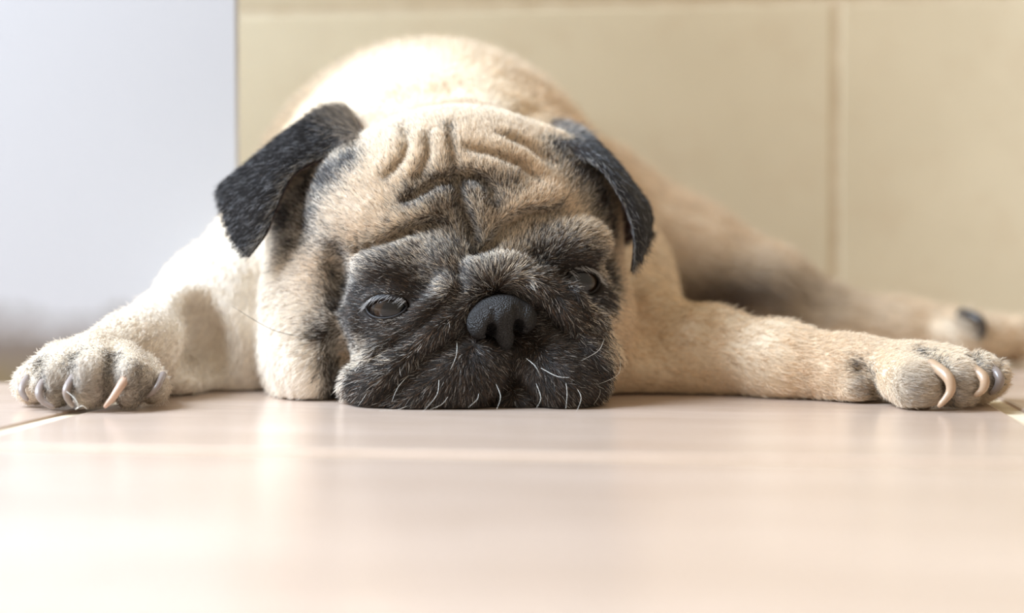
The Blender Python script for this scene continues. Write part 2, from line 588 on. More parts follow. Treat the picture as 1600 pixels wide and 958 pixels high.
def crease(pxs, w, amp, dark=0.0, dw=2.2, ysc=0.42):
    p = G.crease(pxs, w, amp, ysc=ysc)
    if dark: CR.append((p, w * dw, dark))  # groove colour: wrinkle pigment plus painted crease shade
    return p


for pxs, am_ in (([(616, 215), (614, 240), (592, 275)], .0022), ([(652, 205), (652, 240), (634, 275)], .0026), ([(686, 205), (688, 240), (682, 268)], .0024),
                 ([(735, 255), (775, 262), (805, 275)], .0026), ([(760, 222), (810, 240), (850, 268)], .0024), ([(655, 318), (690, 304), (704, 306)], .0024),
                 ([(738, 296), (750, 310), (752, 335)], .0022), ([(590, 356), (640, 336), (680, 326)], .0022), ([(795, 328), (840, 310), (880, 306)], .0020)):
    G.crease(pxs, 0.0044, -am_)                                        # plump folds between the wrinkles
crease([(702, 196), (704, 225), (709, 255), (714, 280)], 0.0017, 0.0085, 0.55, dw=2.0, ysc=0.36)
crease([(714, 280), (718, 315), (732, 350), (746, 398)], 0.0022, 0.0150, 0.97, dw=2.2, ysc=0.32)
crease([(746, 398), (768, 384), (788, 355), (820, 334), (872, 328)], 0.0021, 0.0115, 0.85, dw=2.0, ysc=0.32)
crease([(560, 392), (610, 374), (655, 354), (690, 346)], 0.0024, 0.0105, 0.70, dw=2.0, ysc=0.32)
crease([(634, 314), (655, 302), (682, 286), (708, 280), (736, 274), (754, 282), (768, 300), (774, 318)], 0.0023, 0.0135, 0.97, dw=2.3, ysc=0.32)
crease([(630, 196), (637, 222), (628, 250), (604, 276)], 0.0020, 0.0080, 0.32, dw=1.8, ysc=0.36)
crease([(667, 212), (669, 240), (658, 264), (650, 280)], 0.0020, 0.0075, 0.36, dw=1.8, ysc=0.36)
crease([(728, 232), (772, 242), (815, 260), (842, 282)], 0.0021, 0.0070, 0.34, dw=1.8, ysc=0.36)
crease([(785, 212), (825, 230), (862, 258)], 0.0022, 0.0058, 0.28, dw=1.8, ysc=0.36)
crease([(716, 425), (722, 445), (708, 470), (678, 488)], 0.0031, 0.0072, 0.6)            # brow pad against nose fold
crease([(835, 400), (850, 420), (872, 440)], 0.0031, 0.0058, 0.5)
crease([(583, 632), (625, 598), (665, 562), (705, 535), (738, 520)], 0.0034, 0.0101, 0.6)   # under the nose fold
crease([(684, 490), (642, 520), (592, 556), (558, 592)], 0.0028, 0.0075, 0.5)                # eye side of the fold
crease([(874, 440), (905, 482), (940, 532)], 0.0026, 0.0060, 0.5)
crease([(838, 480), (856, 500), (890, 530), (925, 572), (942, 600)], 0.0034, 0.0094, 0.6)
crease([(620, 622), (655, 592), (690, 568)], 0.0026, 0.0041, 0.3)
crease([(868, 545), (895, 565), (915, 600)], 0.0026, 0.0036, 0.3)
crease([(526, 395), (526, 440), (528, 500), (530, 560), (536, 632)], 0.0047, 0.0123, 0.8)   # cheek fold
crease([(535, 520), (560, 548), (552, 590)], 0.0034, 0.0051, 0.3)
crease([(796, 528), (799, 548), (803, 585)], 0.0016, 0.0045, 0.4)                           # philtrum
crease([(803, 585), (790, 612), (760, 640)], 0.0029, 0.0058, 0.5)
crease([(803, 585), (822, 612), (850, 638)], 0.0029, 0.0058, 0.5)
crease([(530, 150), (610, 168), (700, 160), (790, 178), (850, 172)], 0.005, 0.005, 0.0, ysc=1.0)     # behind the crown
crease([(600, 140), (660, 148), (720, 142)], 0.006, 0.006, 0.0, ysc=1.0)
crease([(1000, 360), (1050, 440), (1080, 470)], 0.010, 0.006, 0.0, ysc=1.0)
crease([(400, 420), (402, 480), (408, 560), (425, 612)], 0.006, 0.006, 0.0, ysc=1.0)                    # neck behind the cheek
crease([(305, 470), (322, 520), (328, 600)], 0.008, 0.016, 0.0, ysc=0.6)                          # between forearm and chest
# toe clefts
for pxs in ([(66, 560), (62, 590), (64, 630)], [(118, 552), (108, 590), (112, 636)], [(176, 552), (172, 590), (176, 636)], [(222, 570), (226, 600), (226, 630)]):
    crease(pxs, 0.0024, 0.0070, 0.5)
for pxs in ([(1440, 545), (1470, 570), (1480, 630)], [(1470, 536), (1525, 565), (1532, 615)], [(1480, 532), (1545, 556), (1558, 600)], [(1335, 570), (1362, 590), (1366, 625)]):
    crease(pxs, 0.0024, 0.0065, 0.5)

# ---- eye openings and lids
EYES = []
for name, cpx, half, hh, tilt, rad, look in (('L', (606, 480), 43, 18.5, 5, 0.0125, (0.10, -0.25)), ('R', (908, 439), 31, 23, -10, 0.0118, (0.3, -0.2))):
    s_ = G.hit(*cpx)
    dpt = s_[1]
    px2m = dpt / FPX
    # sight direction and a slightly turned outward axis for each eye
    outw = np.array([-0.30 if name == 'L' else 0.38, -1.0, 0.05]); outw /= np.linalg.norm(outw)
    ex = np.cross(UPV, -outw) * -1; ex = np.array([-outw[1], outw[0], 0]); ex /= np.linalg.norm(ex)
    if ex[0] < 0: ex = -ex
    a = math.radians(tilt)
    ez = np.array([0, 0, 1.0])
    e1 = ex * math.cos(a) + ez * math.sin(a)
    e2 = np.cross(e1, -outw); e2 /= np.linalg.norm(e2)
    if e2[2] < 0: e2 = -e2
    ctr = s_ - outw * (rad - 0.0045)
    # globe of flesh around the eye, then the opening
    G.ell(ctr, (rad + 0.0018,) * 3, 0.004)
    front = ctr + outw * rad
    R = np.array([e1, outw, e2])
    G.ell(front, (half * px2m, 0.0075, hh * px2m), 0.0012, R, sub=True)
    G.ell(ctr, (rad - 0.0004,) * 3, 0.001, sub=True)
    rim = []
    for t in np.linspace(0, 2 * math.pi, 25)[:-1]:
        q = front + e1 * math.cos(t) * half * px2m * 1.02 + e2 * math.sin(t) * hh * px2m * 1.02
        v = q - ctr
        q = ctr + v / np.linalg.norm(v) * (rad + 0.0005)
        rim.append(q)
    rim = np.array(rim)
    EYES.append((name, ctr, rad, outw, e1, e2, rim, half * px2m, hh * px2m))

# ---- nose seat
NOSE = P(786, 500, 0.7005)
G.ell(NOSE + [0, 0.010, 0], (0.0165, 0.010, 0.0125), 0.003, RH, sub=True)

# ---- rest on the floor
zz = G.ax[2][None, None, :]
G.F = np.maximum(G.F, (0.0006 - zz).astype(np.float32))

pos, quads = G.surface()
pos = relax(pos, quads, 2, 0.4)
pos[:, 2] = np.maximum(pos[:, 2], 0.0005)
print('body verts', len(pos))

# ------------------------------------------------------------------ colouring of the coat (albedo, with some light and shade painted in)
FAWN = np.array([0.84, 0.715, 0.555]); LIT_PALE = np.array([0.89, 0.83, 0.755]); APRICOT = np.array([0.76, 0.555, 0.345])
MASK = np.array([0.0185, 0.0132, 0.0098]); BROWN = np.array([0.10, 0.058, 0.033])
BLACK = np.array([0.014, 0.013, 0.014])
MM = 0.0003      # metres per pixel on the face
# dark mask, plus painted shade in cheek crease and ear hollows: (px, py, radius px, strength)
SPOTS = [(552, 470, 26, .85), (552, 600, 28, .8), (549, 628, 28, .8), (585, 638, 30, .8), (562, 585, 22, .55), (540, 450, 20, .8), (539, 490, 18, .85), (546, 518, 16, .5), (640, 412, 52, .56), (590, 420, 42, .6), (690, 410, 34, .45),
         (880, 385, 52, .62), (840, 375, 30, .45), (930, 400, 28, .6), (950, 468, 24, .85), (935, 500, 26, .6),
         (785, 500, 75, .95), (750, 580, 80, .95), (850, 580, 80, .95), (680, 600, 62, .92), (620, 600, 50, .6), (900, 560, 58, .9),
         (930, 600, 50, .9), (800, 630, 90, .95), (570, 620, 40, .72), (600, 600, 34, .6), (640, 545, 34, .45), (600, 530, 30, .5), (690, 500, 40, .75), (860, 480, 45, .75), (790, 435, 45, .5), (740, 440, 36, .42),
         (523, 430, 13, .6), (526, 480, 15, .8), (505, 520, 22, .8), (515, 570, 20, .72), (518, 615, 22, .72), (520, 470, 14, .5),  # cheek crease: its shade painted as dark spots
         (735, 300, 32, .55), (755, 285, 20, .6), (715, 392, 26, .5), (800, 288, 22, .55), (680, 300, 28, .4), (690, 345, 44, .48), (745, 360, 32, .45), (640, 300, 14, .4),
         (480, 345, 32, .8), (455, 385, 26, .75), (445, 340, 36, .95), (480, 300, 40, .95), (510, 275, 32, .97), (545, 250, 22, .9),  # dark fur plus painted shade in the hollows under the ears
         (880, 235, 26, .85), (912, 270, 34, .95), (940, 315, 34, .95), (955, 355, 24, .8)]
for (cx_, cy_, rr_, st_) in ((606, 481, 52, .93), (908, 440, 42, .85)):      # rings around the eyes
    for k_ in range(10):
        a_ = k_ * math.pi / 5
        SPOTS.append((cx_ + rr_ * 1.05 * math.cos(a_), cy_ + rr_ * 0.72 * math.sin(a_), 26, st_))
SP = [(G.hit(a, b_), r * MM, s_) for a, b_, r, s_ in SPOTS]
WARM = [(440, 560, 60, .0), (560, 385, 40, .4), (600, 372, 40, .3), (545, 560, 25, .8), (640, 150, 90, .5), (820, 160, 60, .4), (850, 300, 90, .35),
        (1000, 520, 150, .55), (1250, 580, 130, .6), (1110, 560, 150, .55), (900, 200, 150, .5), (500, 420, 40, .35), (730, 270, 60, .25), (870, 210, 40, .3)]  # right limbs and back also carry their warm shade as colour
WP = [(G.hit(a, b_), r * MM, s_) for a, b_, r, s_ in WARM if s_]
# greyish-brown shading of the toes
TOES = [(137, 605, 40), (205, 605, 34), (100, 605, 34), (240, 605, 22), (1430, 605, 38), (1500, 605, 34), (1545, 595, 26), (1340, 605, 18), (1505, 500, 26), (1525, 515, 24)]
TP = [(G.hit(a, b_), r * MM) for a, b_, r in TOES]


def seg_dist(p, pl):
    best = np.full(len(p), 1e9)
    for a, c in zip(pl[:-1], pl[1:]):
        ab = c - a
        t = np.clip(((p - a) @ ab) / (ab @ ab + 1e-12), 0, 1)
        best = np.minimum(best, ((p - a - t[:, None] * ab) ** 2).sum(1))
    return np.sqrt(best)


def mask_shade_amount(p):
    keep = np.ones(len(p))
    near = (p[:, 1] < 0.86)
    q = p[near]; k_ = np.ones(len(q))
    for c, r, s_ in SP:
        k_ *= 1 - s_ * np.exp(-(((q - c) ** 2).sum(1)) / (r * 1.05) ** 2)
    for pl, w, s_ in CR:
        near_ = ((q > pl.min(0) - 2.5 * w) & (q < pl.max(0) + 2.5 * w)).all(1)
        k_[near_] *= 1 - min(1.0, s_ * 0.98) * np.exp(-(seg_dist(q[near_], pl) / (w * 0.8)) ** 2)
    keep[near] = k_
    return 1 - keep


def coat(p):
    """base fawn with warmer saddle, side light and shade painted in; returns fawn colour, mask and shade amount, toe amount"""
    c = np.repeat(FAWN[None], len(p), 0)
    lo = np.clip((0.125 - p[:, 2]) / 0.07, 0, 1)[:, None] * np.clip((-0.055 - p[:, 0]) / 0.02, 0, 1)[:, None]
    c = c * (1 - 0.55 * lo) + LIT_PALE * 0.55 * lo  # left side paler: cream chest plus daylight painted into the coat
    w = np.zeros(len(p))
    for q, r, s_ in WP:
        w = np.maximum(w, s_ * np.exp(-(((p - q) ** 2).sum(1)) / r ** 2))
    w = np.maximum(w, 0.30 * np.clip((p[:, 1] - 0.86) / 0.1, 0, 1))
    c = c * (1 - w[:, None]) + APRICOT * w[:, None]
    t = np.zeros(len(p))
    for q, r in TP:
        t = np.maximum(t, np.exp(-(((p - q) ** 2).sum(1)) / r ** 2))
    # brownish fur with the shadow under the hind leg painted in
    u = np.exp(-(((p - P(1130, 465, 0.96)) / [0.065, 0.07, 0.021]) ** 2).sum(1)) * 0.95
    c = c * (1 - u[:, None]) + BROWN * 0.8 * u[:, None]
    return c, mask_shade_amount(p), t


def skin_colour(p):
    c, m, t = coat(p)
    c = c * 0.85
    m2 = np.clip(m * 1.25, 0, 1)[:, None]
    edge = BROWN * (1 - m2) + MASK * m2
    c = c * (1 - m2) + edge * m2
    t = 0.55 * t[:, None]
    return c * (1 - t) + np.array([0.16, 0.13, 0.105]) * t


def attr_colour(me, cols):
    at = me.attributes.new('Col', 'FLOAT_COLOR', 'POINT')
    at.data.foreach_set('color', np.concatenate([cols, np.ones((len(cols), 1))], 1).astype(np.float32).ravel())


def skin_material(name, rough=0.7):
    m, nt, b = newmat(name)
    at = node(nt, 'ShaderNodeAttribute', attribute_name='Col')
    tc = node(nt, 'ShaderNodeTexCoord')
    nz = node(nt, 'ShaderNodeTexNoise'); nz.inputs['Scale'].default_value = 900; nz.inputs['Detail'].default_value = 3
    nt.links.new(tc.outputs['Object'], nz.inputs['Vector'])
    mr = node(nt, 'ShaderNodeMapRange'); mr.inputs[3].default_value = 0.7; mr.inputs[4].default_value = 1.25
    nt.links.new(nz.outputs['Fac'], mr.inputs[0])
    mu = node(nt, 'ShaderNodeVectorMath', operation='SCALE')
    nt.links.new(at.outputs['Color'], mu.inputs[0]); nt.links.new(mr.outputs[0], mu.inputs['Scale'])
    nt.links.new(mu.outputs[0], b.inputs['Base Color'])
    b.inputs['Roughness'].default_value = rough
    b.inputs['Specular IOR Level'].default_value = 0.2
    return m


m_skin = skin_material('coat_skin')

m_hair = bpy.data.materials.new('coat_hair'); m_hair.use_nodes = True
nt = m_hair.node_tree; nt.nodes.clear()
outn = node(nt, 'ShaderNodeOutputMaterial')
at = node(nt, 'ShaderNodeAttribute', attribute_name='Col')
HB = 'diffuse'
if HB == 'hair':
    hb = node(nt, 'ShaderNodeBsdfHairPrincipled')
    hb.model = 'CHIANG'; hb.parametrization = 'COLOR'
    hb.inputs['Roughness'].default_value = 0.35; hb.inputs['Radial Roughness'].default_value = 0.5
    hb.inputs['Coat'].default_value = 0.0
    nt.links.new(at.outputs['Color'], hb.inputs['Color'])
    nt.links.new(hb.outputs[0], outn.inputs['Surface'])
else:
    d_ = node(nt, 'ShaderNodeBsdfDiffuse'); t_ = node(nt, 'ShaderNodeBsdfTranslucent')
    g_ = node(nt, 'ShaderNodeBsdfHair'); g_.component = 'Reflection'
    g_.inputs['RoughnessU'].default_value = 0.30; g_.inputs['RoughnessV'].default_value = 0.6
    g_.inputs['Color'].default_value = (0.9, 0.9, 0.9, 1)
    m1 = node(nt, 'ShaderNodeMixShader'); m1.inputs[0].default_value = 0.25
    m2 = node(nt, 'ShaderNodeMixShader'); m2.inputs[0].default_value = 0.045
    nt.links.new(at.outputs['Color'], d_.inputs['Color']); nt.links.new(at.outputs['Color'], t_.inputs['Color'])
    nt.links.new(d_.outputs[0], m1.inputs[1]); nt.links.new(t_.outputs[0], m1.inputs[2])
    nt.links.new(m1.outputs[0], m2.inputs[1]); nt.links.new(g_.outputs[0], m2.inputs[2])
    nt.links.new(m2.outputs[0], outn.inputs['Surface'])

# ------------------------------------------------------------------ body object
pug = bpy.data.objects.new('pug_dog', None)
COL.objects.link(pug)
pug.location = (-0.02, 0.86, 0.0)
bpy.context.view_layer.update()
tag(pug, 'fawn pug dog with dark wrinkled face lying flat on the tile floor', 'dog')
body_me = mesh_np('body', pos, quads)
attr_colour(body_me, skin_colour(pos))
body = link_mesh('body', body_me, m_skin, pug)


# ------------------------------------------------------------------ fur
def hair_object(name, roots, dirs, norms, length, col, radius, parent, npt=4, lift=0.5, curl=0.5, jit=0.25):
    n_ = len(roots)
    d = dirs + norms * lift[:, None] + rng.normal(0, jit, (n_, 3))
    d /= np.linalg.norm(d, axis=1)[:, None] + 1e-9
    bend = -norms * (curl * lift)[:, None] + rng.normal(0, 0.16, (n_, 3))
    pts = np.zeros((n_, npt, 3))
    for i in range(npt):
        t = i / (npt - 1)
        pts[:, i] = roots + (d * t + bend * t * t * 0.55) * length[:, None]
    pts[..., 2] = np.maximum(pts[..., 2], 0.0006)
    cu = bpy.data.hair_curves.new(name)
    cu.add_curves([npt] * n_)
    cu.attributes['position'].data.foreach_set('vector', pts.astype(np.float32).ravel())
    ra = cu.attributes.new('radius', 'FLOAT', 'POINT') if 'radius' not in cu.attributes else cu.attributes['radius']
    prof = np.interp(np.linspace(0, 1, npt), [0, 0.4, 0.8, 1], [1, 0.95, 0.6, 0.12])
    ra.data.foreach_set('value', (radius[:, None] * prof[None]).astype(np.float32).ravel())
    ca = cu.attributes.new('Col', 'FLOAT_COLOR', 'CURVE')
    ca.data.foreach_set('color', np.concatenate([col, np.ones((n_, 1))], 1).astype(np.float32).ravel())
    o = bpy.data.objects.new(name, cu)
    COL.objects.link(o)
    cu.materials.append(m_hair)
    o.parent = parent
    return o


def tri_data(pos, quads):
    tris = np.concatenate([quads[:, [0, 1, 2]], quads[:, [0, 2, 3]]])
    a, b_, c = pos[tris[:, 0]], pos[tris[:, 1]], pos[tris[:, 2]]
    n_ = np.cross(b_ - a, c - a)
    ar = np.linalg.norm(n_, axis=1)
    vn = np.zeros_like(pos)
    for i in range(3):
        for q in range(3): vn[:, q] += np.bincount(tris[:, i], n_[:, q], len(pos))
    vn /= np.linalg.norm(vn, axis=1)[:, None] + 1e-12
    return tris, ar / 2, vn


def scatter(pos, tris, w, vn, n_):
    cum = np.cumsum(w); cum /= cum[-1]
    i = np.searchsorted(cum, rng.random(n_))
    u, v = rng.random(n_), rng.random(n_)
    f = u + v > 1; u[f] = 1 - u[f]; v[f] = 1 - v[f]
    T = tris[i]
    wts = np.stack([1 - u - v, u, v], 1)
    p = (pos[T] * wts[..., None]).sum(1); nn = (vn[T] * wts[..., None]).sum(1)
    nn /= np.linalg.norm(nn, axis=1)[:, None] + 1e-12
    return p, nn


HC = P(712, 400, 0.78)
NOSEC = P(786, 500, 0.715)
# flow guides: start and end of the lie of the coat on trunk and limbs
BONES = [(P(690, 120, 0.86), P(680, 70, 1.05), 0.07), (P(560, 300, 0.84), P(400, 430, 0.86), 0.06), (P(840, 300, 0.85), P(960, 430, 0.87), 0.06),
         (P(340, 450, 0.82), P(250, 520, 0.78), 0.03), (P(250, 520, 0.78), P(150, 600, 0.70), 0.025), (P(385, 450, 0.80), P(390, 600, 0.79), 0.022),
         (P(990, 500, 0.80), P(1220, 560, 0.765), 0.03), (P(1220, 560, 0.765), P(1540, 600, 0.71), 0.03),
         (P(960, 320, 0.98), P(1290, 480, 0.97), 0.04), (P(1290, 480, 0.97), P(1560, 530, 0.95), 0.03)]
HEADR = 0.070


def head_weight(p):
    q = (p - HC) @ RH.T
    r = np.sqrt((q[:, 0] / 0.088) ** 2 + (np.maximum(q[:, 1], q[:, 1] * 1.0) / 0.072) ** 2 + (q[:, 2] / 0.085) ** 2)
    return np.clip((1.12 - r) / 0.2, 0, 1)


def flow(p, nn):
    hw = head_weight(p)
    v = p - NOSEC
    v[:, 1] += 0.004
    v /= np.linalg.norm(v, axis=1)[:, None] + 1e-9
    v[:, 2] += 0.15 * np.clip((p[:, 2] - 0.07) / 0.04, 0, 1)
    b_ = np.zeros_like(p); ws = np.full(len(p), 1e-9)
    for a, c, r in BONES:
        ab = c - a
        t = np.clip(((p - a) @ ab) / (ab @ ab), 0, 1)
        d2 = ((p - a - t[:, None] * ab) ** 2).sum(1)
        w = np.exp(-d2 / r ** 2) + 1e-7
        b_ += w[:, None] * (ab / np.linalg.norm(ab)); ws += w
    b_ /= ws[:, None]
    d = v * hw[:, None] + b_ * (1 - hw)[:, None]
    d -= nn * (d * nn).sum(1)[:, None]
    d /= np.linalg.norm(d, axis=1)[:, None] + 1e-9
    return d, hw


def pawness(p):
    o = np.zeros(len(p))
    for c in (P(140, 585, 0.705), P(1470, 585, 0.715), P(1400, 585, 0.725)):
        o = np.maximum(o, np.exp(-(((p - c) ** 2).sum(1) / 0.042 ** 2) ** 2))
    return o


if FUR > 0:
    tris, ar, vn = tri_data(pos, quads)
    tc_ = pos[tris].mean(1)
    hwt = head_weight(tc_)
    face = hwt * (tc_[:, 1] < 0.80)
    dens = 0.10 + 1.0 * face + 0.7 * pawness(tc_) * (1 - face)
    dens *= np.where(tc_[:, 1] > 0.90, 0.55, 1.0)
    dens += 1.1 * np.exp(-(((tc_ - P(790, 560, 0.71)) / [0.050, 0.04, 0.035]) ** 2).sum(1))
    tn = vn[tris].mean(1)
    dens *= np.where(tn[:, 1] > 0.45, 0.25, 1.0)          # sparser on the far side
    dens *= (tc_[:, 2] > 0.0015)
    # no fur on nose, inside the lids
    dens *= (np.linalg.norm((tc_ - NOSE) / [0.0165, 0.014, 0.0125], axis=1) > 1.0)
    for nm, ctr, rad, outw, e1, e2, rim, ha, hb_ in EYES:
        q = tc_ - (ctr + outw * rad)
        inside = ((q @ e1) / (ha * 1.10)) ** 2 + ((q @ e2) / (hb_ * 1.12)) ** 2 < 1
        dens *= ~(inside & (np.abs(q @ outw) < 0.02))
    NH = int(380000 * FUR)
    p, nn = scatter(pos, tris, ar * dens, vn, NH)
    d, hw = flow(p.copy(), nn)
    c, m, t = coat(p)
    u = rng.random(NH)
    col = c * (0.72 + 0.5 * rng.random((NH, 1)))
    # mask and painted crease-shade hairs: dark with silver ticking
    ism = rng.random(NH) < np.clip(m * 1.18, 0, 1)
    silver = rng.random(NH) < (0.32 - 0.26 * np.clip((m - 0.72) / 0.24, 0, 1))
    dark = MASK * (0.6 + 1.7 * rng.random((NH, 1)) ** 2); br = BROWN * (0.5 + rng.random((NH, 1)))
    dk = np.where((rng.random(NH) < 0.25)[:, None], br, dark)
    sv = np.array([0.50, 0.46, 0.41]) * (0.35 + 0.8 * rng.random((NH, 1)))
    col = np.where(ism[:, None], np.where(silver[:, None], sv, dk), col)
    # toes: grizzled
    tt = np.clip(0.75 * t * (0.6 + 0.8 * rng.random(NH)), 0, 1)[:, None]
    col = np.where(ism[:, None] & (t > 0.1)[:, None], col * 0.4 + 0.13, col)
    col = col * (1 - tt) + np.array([0.30, 0.245, 0.20]) * (0.45 + 1.1 * rng.random((NH, 1))) * tt
    # black-tipped guard hairs on the crown and cheeks
    ig = (rng.random(NH) < 0.045) & (hw > 0.5) & ~ism
    col = np.where(ig[:, None], BROWN * 2.0, col)
    L = 0.0090 - 0.0054 * hw
    near_muz = np.exp(-(((p - P(800, 570, 0.71)) / [0.035, 0.03, 0.02]) ** 2).sum(1))
    L = L * (1 - 0.35 * near_muz)
    cr = np.zeros(NH)
    fm = hw > 0.2
    for pl, w, s_ in CR:
        nb_ = fm & ((p > pl.min(0) - 2.5 * w) & (p < pl.max(0) + 2.5 * w)).all(1)
        cr[nb_] = np.maximum(cr[nb_], np.exp(-(seg_dist(p[nb_], pl) / (w * 0.75)) ** 2))
    L = L * (1 - 0.55 * cr)
    for nm, ctr, er, outw, e1, e2, rim, ha, hb_ in EYES:
        L = L * (1 - 0.6 * np.exp(-(np.clip(seg_dist(p, np.concatenate([rim, rim[:1]])) - 0.0015, 0, 1) / 0.004) ** 2))
    L = L * (1 - 0.48 * np.clip((0.88 - p[:, 1]) / 0.04, 0, 1) * (1 - hw))
    L = L * (1 - pawness(p) * 0.42 * (1 - hw))
    L *= 0.6 + 0.7 * rng.random(NH)
    L = np.where(ism & silver, L * 1.05, L)
    lift = 0.30 + 0.25 * rng.random(NH) + 0.12 * m
    rad = np.interp(p[:, 1], [0.80, 0.88], [0.00011, 0.00019]); rad = np.where((hw > 0.4) | (pawness(p) > 0.5), 0.000075, rad); rad = np.where(near_muz > 0.3, 0.000068, rad) * (0.75 + 0.5 * rng.random(NH))
    fur = hair_object('fur', p, d, nn, L, np.clip(col, 0, 1), rad, body, 4, lift, 0.6, 0.22)
    tag(fur, None, None, None, 'stuff')

# ------------------------------------------------------------------ ears: folded flaps lofted through three edges
def catmull(P_, n_):
    P_ = np.asarray(P_, float); m = len(P_) - 1
    out = []
    for u in np.linspace(0, m, n_):
        i = min(int(u), m - 1); t = u - i
        p0 = P_[max(i - 1, 0)]; p1 = P_[i]; p2 = P_[i + 1]; p3 = P_[min(i + 2, m)]
        out.append(0.5 * (2 * p1 + (p2 - p0) * t + (2 * p0 - 5 * p1 + 4 * p2 - p3) * t * t + (3 * p1 - p0 - 3 * p2 + p3) * t ** 3))
    return np.array(out)


def make_ear(rows, thick, n_u=30, n_v=44):
    """rows: polylines (px,py,depth) from the free front edge over the fold to the base behind"""
    rows = [[(q[0], q[1], G.hit(q[0], q[1])[1] + 0.006) if i == 0 else q for i, q in enumerate(r)] for r in rows]
    print('ear base', [round(float(r[0][2]), 3) for r in rows], [round(float(G.hit(r[1][0], r[1][1])[1]), 3) for r in rows])
    rows3 = [catmull([P(*q) for q in r], n_v) for r in rows]
    S = np.zeros((n_u, n_v, 3))
    for j in range(n_v):
        S[:, j] = catmull([r[j] for r in rows3], n_u)
    du = np.gradient(S, axis=0); dv = np.gradient(S, axis=1)
    N = np.cross(du, dv); N /= np.linalg.norm(N, axis=2)[..., None] + 1e-12
    # outer side faces up / towards the lens
    if (N[n_u // 4, n_v // 2] @ np.array([0, -0.8, 0.6])) < 0: N = -N
    e_u = np.linspace(0, 1, n_u)[:, None]; e_v = np.linspace(0, 1, n_v)[None]
    th = thick * (0.35 + 0.65 * np.clip(np.minimum(e_u * 6, (1 - e_v) * 7), 0, 1))[..., None]
    top = S + N * th / 2; bot = S - N * th / 2
    V = np.concatenate([top.reshape(-1, 3), bot.reshape(-1, 3)])
    idx = np.arange(n_u * n_v).reshape(n_u, n_v); o = n_u * n_v
    q1 = np.stack([idx[:-1, :-1], idx[1:, :-1], idx[1:, 1:], idx[:-1, 1:]], -1).reshape(-1, 4)
    loop = np.concatenate([idx[0, :], idx[1:, -1], idx[-1, -2::-1], idx[-2:0:-1, 0]])
    nx_ = np.roll(loop, -1)
    side = np.stack([loop, nx_, nx_ + o, loop + o], 1)
    Q = np.concatenate([q1, (q1 + o)[:, ::-1], side[:, ::-1]])
    n0 = np.cross(V[Q[0, 1]] - V[Q[0, 0]], V[Q[0, 2]] - V[Q[0, 0]])
    if n0 @ N[0, 0] < 0: Q = Q[:, ::-1]
    return V, Q, o, S, N


m_ear = skin_material('ear_leather', 0.65)
EARS = [
    ([[(576, 250, .768), (528, 242, .757), (462, 272, .752), (432, 328, .750), (416, 366, .749), (388, 402, .750)],
      [(568, 218, .772), (516, 217, .764), (440, 256, .758), (395, 310, .756), (378, 345, .757), (364, 372, .758)],
      [(556, 186, .784), (502, 190, .780), (440, 224, .774), (388, 266, .772), (360, 290, .772), (343, 304, .772)],
      [(552, 180, .796), (505, 188, .795), (455, 222, .792), (410, 268, .790), (385, 290, .790), (362, 305, .788)],
      [(560, 225, .806), (520, 245, .804), (485, 280, .802), (452, 318, .800), (430, 335, .797), (410, 345, .793)]],
     [(338, 290), (395, 405)]),
    ([[(850, 236, .770), (895, 240, .758), (938, 262, .752), (974, 318, .750), (990, 372, .749), (987, 424, .750)],
      [(858, 222, .775), (905, 230, .764), (950, 262, .757), (988, 315, .755), (1003, 360, .755), (1003, 400, .756)],
      [(862, 196, .788), (905, 214, .782), (950, 250, .775), (990, 300, .772), (1008, 330, .772), (1014, 368, .772)],
      [(866, 192, .800), (908, 212, .796), (950, 252, .792), (988, 302, .790), (1006, 332, .789), (1012, 362, .788)],
      [(862, 232, .806), (888, 262, .803), (915, 300, .800), (942, 345, .798), (955, 368, .796), (965, 385, .794)]],
     None)]
ear_objs = []
